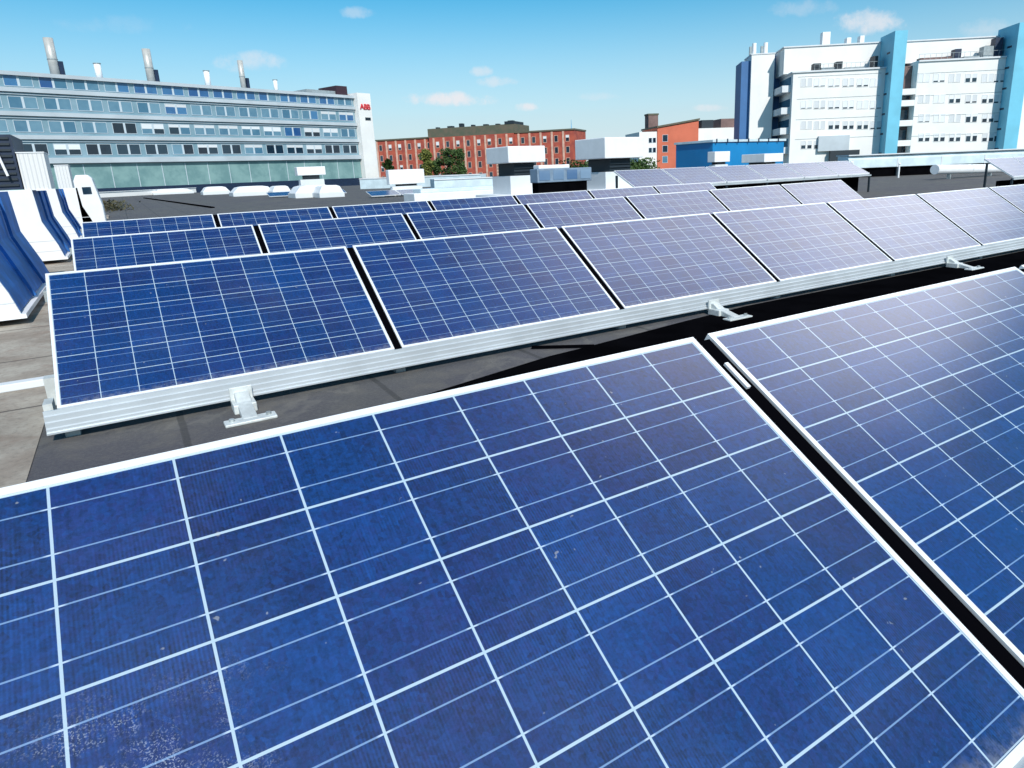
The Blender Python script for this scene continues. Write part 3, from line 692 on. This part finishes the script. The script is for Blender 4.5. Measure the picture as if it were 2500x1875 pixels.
for px, yt, r, lb, lm in ((953, 380, 1.0, 'slim green tree at the left of the brick building', M_leaf), (1044, 357, 1.75, 'yellowing tree beside the white box ventilator', M_leaf2), (1068, 380, 1.5, 'rounded green tree right of the yellowing one', M_leaf),
                          (1097, 353, 1.8, 'tall dark green tree, left of the dense pair', M_leaf), (1125, 353, 1.75, 'tall dark green tree, right of the dense pair', M_leaf)):
    P = at(px, hz(px), 150); tree(P, zat(P, yt), r, lb, lm)
for i, px in enumerate((1408, 1445, 1490, 1540, 1568)):
    P = at(px, hz(px), 120); tree(P, zat(P, 391 - i), 3.0, 'dark treetop %s' % ('just right of the brick building', 'in the gap left of the tall hooded ventilator', 'behind the tall hooded ventilator', 'right behind the tall hooded ventilator', 'beside the white part of the orange building')[i], M_leaf, n=2500, g_='low treetops behind the tall ventilator')
# far telecom mast
P = at(1398, hz(1398), 900); t = thing('telecom_mast', 'faint blue telecom mast far behind the brick building', 'mast', (P.x, P.y, -12))
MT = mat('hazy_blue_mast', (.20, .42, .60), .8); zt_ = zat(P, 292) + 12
MB().cyl((0, 0, 0), 3.2, zt_ * .75, 10, 1.8).build('shaft', MT, t); MB().cyl((0, 0, zt_ * .70), 5.5, zt_ * .08, 12, 6).build('platform', MT, t); MB().cyl((0, 0, zt_ * .78), .9, zt_ * .22, 8, .3).build('antenna', MT, t)

# ------------------------------------------------------------------ orange building with white wings
PC = at(1605, hz(1605), 160); a = Vector((math.sin(R_(112)), math.cos(R_(112)), 0))
B = bld('orange_building', 'orange brick building with white wings behind the blue shed', PC, a)
xr = reach(PC, a, 1704); xl = reach(PC, a, 1562); xw = reach(PC, a, 1815)
z1, z2 = zat(PC, 312), zat(PC + a * xr, 293)
MB().hexa([(0, 0, -12), (xr, 0, -12), (xr, 12, -12), (0, 12, -12), (0, 0, z1), (xr, 0, z2), (xr, 12, z2), (0, 12, z1)]).build('wall', M_orange, B)
MB().hexa([(-.2, -.3, z1), (xr + .2, -.3, z2), (xr + .2, 12.2, z2), (-.2, 12.2, z1), (-.2, -.3, z1 + .4), (xr + .2, -.3, z2 + .4), (xr + .2, 12.2, z2 + .4), (-.2, 12.2, z1 + .4)]).build('roof', M_roofg, B)
zl = zat(PC, 321); MB().box(xl, -.02, .3, 12, -12, zl).build('left_wing', M_white2, B)
zr_ = zat(PC + a * xr, 313); MB().box(xr + .02, xw, 1, 12, -12, zr_).build('right_wing', M_white2, B)
MB().box(xr + 2, xr + 5, 3, 6, zr_, zr_ + 2.0).build('roof_vent', M_dark, B); MB().box(xr + 7, xr + 11, 3, 8, zr_, zr_ + 2.2).build('roof_hut', M_brown, B)
for ry in (342, 366):
    zc = zat(PC, ry); window(B, xl * .48, xl * .06, zc - .6, zc + .6, M_paned, y=.28, double=True)
for ry in (338, 364, 390):
    zc = zat(PC, ry); window(B, xr * .12, xr * .25, zc - .8, zc + .8, M_paned if ry < 380 else M_panet, y=-.02)
BT = at(1595, hz(1595), 175); t = bld('brick_tower', 'brown brick tower behind the orange building', BT, a, 'tower')
MB().box(-1.3, 1.3, 0, 3, -12, zat(BT, 281)).build('shaft', M_brown, t); MB().box(-1.45, 1.45, -.1, 3.1, zat(BT, 281), zat(BT, 277)).build('cap', M_roofg, t)

# blue shed
PC = at(1739, hz(1739), 66); t = thing('blue_shed', 'bright blue metal clad shed before the white apartment block', 'shed', (PC.x, PC.y, 0))
zt = zat(PC, 347); Lx = reach(PC, (1, 0, 0), 1912); Ly = reach(PC, (0, 1, 0), 1650)
MB().box(0, Lx, 0, Ly, 0, zt).build('wall', M_shed, t); MB().box(-.15, Lx + .15, -.15, Ly + .15, zt, zt + .22).build('roof', M_lb, t)
for k in range(7): MB().box(Lx * (k + .2) / 7, Lx * (k + .2) / 7 + .12, -.22, -.15, zt - .1, zt + .3).build('roof_bracket', M_navy, t)

# ------------------------------------------------------------------ white apartment block with blue towers (right)
a = Vector((math.sin(R_(127)), math.cos(R_(127)), 0)); O = at(1926, hz(1926), 117)
B = bld('apartment_block', 'white apartment block with two tall blue towers at the right', O, a)
s = lambda px, py=250, off=0: sp(O, a, px, py, off)[0]
def zz(px, py): return sp(O, a, px, py)[1]
s1, s2, s3, s4, s5 = s(2158, 176), s(2180, 176), s(2208, 152), s(2450, 152), s(2482, 176)
zm = zz(1945, 178)
MB().box(0, s1 + 1, 0, 16, -12, zm).build('wall', M_white2, B)
MB().box(-.25, s1 + 1, -.25, 16.2, zm, zm + .25).build('roof', M_offw, B)
zm2 = zz(2230, 152)
MB().box(s3 + 2.3, s4 + 2, 0, 16, -12, zm2).build('wall', M_white2, B)
MB().box(s3 + 2.3, s4 + 2, -.25, 16.2, zm2, zm2 + .25).build('roof', M_offw, B)
MB().box(s3 - 1, s3 + 2.3, 2.2, 15, -12, zm2 - .3).build('recessed_wall', M_brown, B)
# set back top storey
zs = sp(O, a, 1917, 117, 3.2)[1]; MB().box(s(1915, 130, 3.2), s1 + 2, 3.2, 15, zm + .25, zs).build('top_storey', M_white2, B)
MB().box(s(1915, 130, 3.2) - .2, s1 + 2, 3.0, 15.2, zs, zs + .2).build('top_roof', M_offw, B)
zs2 = sp(O, a, 2330, 96, 3.2)[1]; MB().box(s3, s4 + 2, 3.2, 15, zm2 + .25, zs2).build('top_storey', M_white2, B)
MB().box(s3, s4 + 2, 3.0, 15.2, zs2, zs2 + .2).build('top_roof', M_offw, B)
# block right of the second tower
MB().box(s5 + 1.5, s5 + 22, 0, 16, -12, zm2).build('wall', M_white2, B); MB().box(s5 + 1.5, s5 + 22, 3.2, 15, zm2 + .01, zs2).build('top_storey', M_white2, B)
# terrace clutter: railings, vents
for (p0, p1, yy, zb) in ((1985, 2150, .3, zm + .25), (2235, 2440, .3, zm2 + .25)):
    r_ = MB(); x0, x1 = s(p0), s(p1); r_.box(x0, x1, yy, yy + .05, zb + .95, zb + 1.0)
    for i in range(16): x = x0 + (x1 - x0) * i / 15; r_.box(x, x + .04, yy, yy + .04, zb, zb + .95)
    r_.build('terrace_railing', M_grey, B)
for (p0, wv, hv, yv, mtv) in ((1990, 1.2, 1.2, .8, M_dark), (2010, 3.4, .5, 1.0, M_grey), (2045, 1.0, 1.3, .6, M_dark), (2070, 3.0, .4, 1.2, M_grey), (2135, .8, 1.9, .8, M_dark), (2250, 5.0, .45, .7, M_brown), (2335, 1.0, 1.6, .9, M_navy), (2360, 2.5, .4, 1.2, M_grey), (2405, 2.5, 1.8, 1.0, M_grey), (2430, 1.2, 3.0, .8, M_navy)):
    x0 = s(p0, 160); zb = (zm if p0 < 2180 else zm2) + .25; MB().box(x0, x0 + wv, yv, yv + 1.5, zb, zb + hv).build('terrace_unit', mtv, B)
# blue towers
for (p0, p1, yt) in ((2186, 2217, 75), (2490, 2524, 55)):
    x0 = s(p0, yt, -2.6); x1 = s(p1, yt, -2.6); zt = sp(O, a, p0, yt, -2.6)[1]
    MB().box(x0, x1, -2.6, 3.5, -12, zt).build('blue_tower', M_tow, B)
    for k in range(6): MB().box(x0 - .03, x0, -1.2, .1, 1.5 + 3.2 * k, 1.8 + 3.2 * k).build('tower_slot', M_navy, B)
# windows
FY = [203, 257, 307, 355]
def zf(px, r): return zz(px, FY[r]) if px < 2200 else zz(px, [192, 243, 290, 337][r])
blk1 = [1955, 1987, 2022, 2057, 2092, 2124]; blk2 = [2240, 2277, 2315, 2355, 2395, 2424]
dark1 = {(2, 2): 1, (2, 3): 1, (2, 4): 1, (3, 0): 1, (3, 1): 1}; dark2 = {(0, 3): 1, (1, 2): 1, (1, 4): 1, (2, 3): 1, (2, 4): 1, (3, 0): 1, (3, 1): 1, (3, 2): 1, (3, 3): 1, (3, 4): 1, (3, 5): 1}
for blk, dk in ((blk1, dark1), (blk2, dark2)):
    for r in range(4):
        for k, px in enumerate(blk):
            x0 = s(px, FY[r]); zc = zf(px, r); isd = (r, k) in dk
            if blk is blk1 and r == 3 and k > 1: continue
            window(B, x0, x0 + 1.9, zc - .65, zc + .75, M_paned, y=-.02, blind=random.choice((.3, .5, .55)) if isd else random.choice((.82, .97, .97, .9)), double=True, mf=M_wfr)
for zc in range(4):
    for (p0, p1) in ((1945, 2146), (2232, 2444)):
        x0, x1 = s(p0), s(p1); z_ = zz(p0, FY[zc] - 14 - (8 if p0 > 2000 else 0)); MB().box(x0, x1, -.03, 0, z_, z_ + .07).build('facade_rib', M_grey, B)
# grey louvre panel and dark entrance at the foot of the left block
MB().box(s(2002), s(2078), -.6, 0, zz(2040, 368), zz(2040, 331)).build('louvre_panel', M_band, B)
MB().box(s(2030), s(2102), -1.2, -.62, zz(2060, 392), zz(2060, 367)).build('dark_canopy', M_dark, B)
# balcony stacks
for r, py in enumerate((205, 233, 282, 331, 368)):
    z_ = zz(2212, py); x0, x1 = s3 + .1, s3 + 2.28
    MB().box(x0, x1, .0, 2.2, z_ - 1.7, z_ - .75).build('balcony', M_white2, B)
    if r: MB().box(x0, x1 - .2, 1.9, 2.19, z_ - .75, z_ + 1.0).build('balcony_door', M_paned, B)
for r in range(4):   # balconies on the left side wall
    z_ = zf(1945, r); MB().box(-1.5, -.02, 1.0, 9, z_ - 1.3, z_ - .2).build('side_balcony', M_offw, B)
    MB().box(-.06, 0, 1.2, 8.8, z_ - .1, z_ + 1.2).build('side_window', M_panet, B)
# slim stair tower to the left
OT = at(1826, hz(1826), 124); t = bld('stair_tower', 'slim white stair tower left of the apartment block', OT, a, 'tower')
wT = sp(OT, a, 1892, 134)[0]; zt = sp(OT, a, 1836, 134)[1]
MB().box(0, wT, 0, 6.5, -12, zt).build('wall', M_white2, t); MB().box(-1.6, 0, .8, 6.5, -12, zt - .9).build('side_wall', M_bshade, t)
MB().box(wT, wT + 2.6, 2.5, 7, -12, zt).build('link_wall', M_bshade, t)  # side and link walls carry their shade as dark blue
MB().box(-.1, wT + .1, -.1, 6.6, zt, zt + .2).build('roof', M_offw, t)
for q in (.12, .62): MB().cyl((wT * q + .3, 2, zt + .2), .38, 2.0, 10).build('vent_pipe', M_white, t); MB().box(wT * q - .5, wT * q - .1, 2, 2.6, zt + .2, zt + 1.7).build('vent_duct', M_grey, t)
for q, h in ((2008, 2.3), (2068, 1.2), (2100, 1.4)):
    x = s(q, 100, 5); MB().box(x, x + (1.3 if q == 2008 else .7), 5, 6.5, zs + .2, zs + .2 + h).build('roof_vent', M_white2, B)
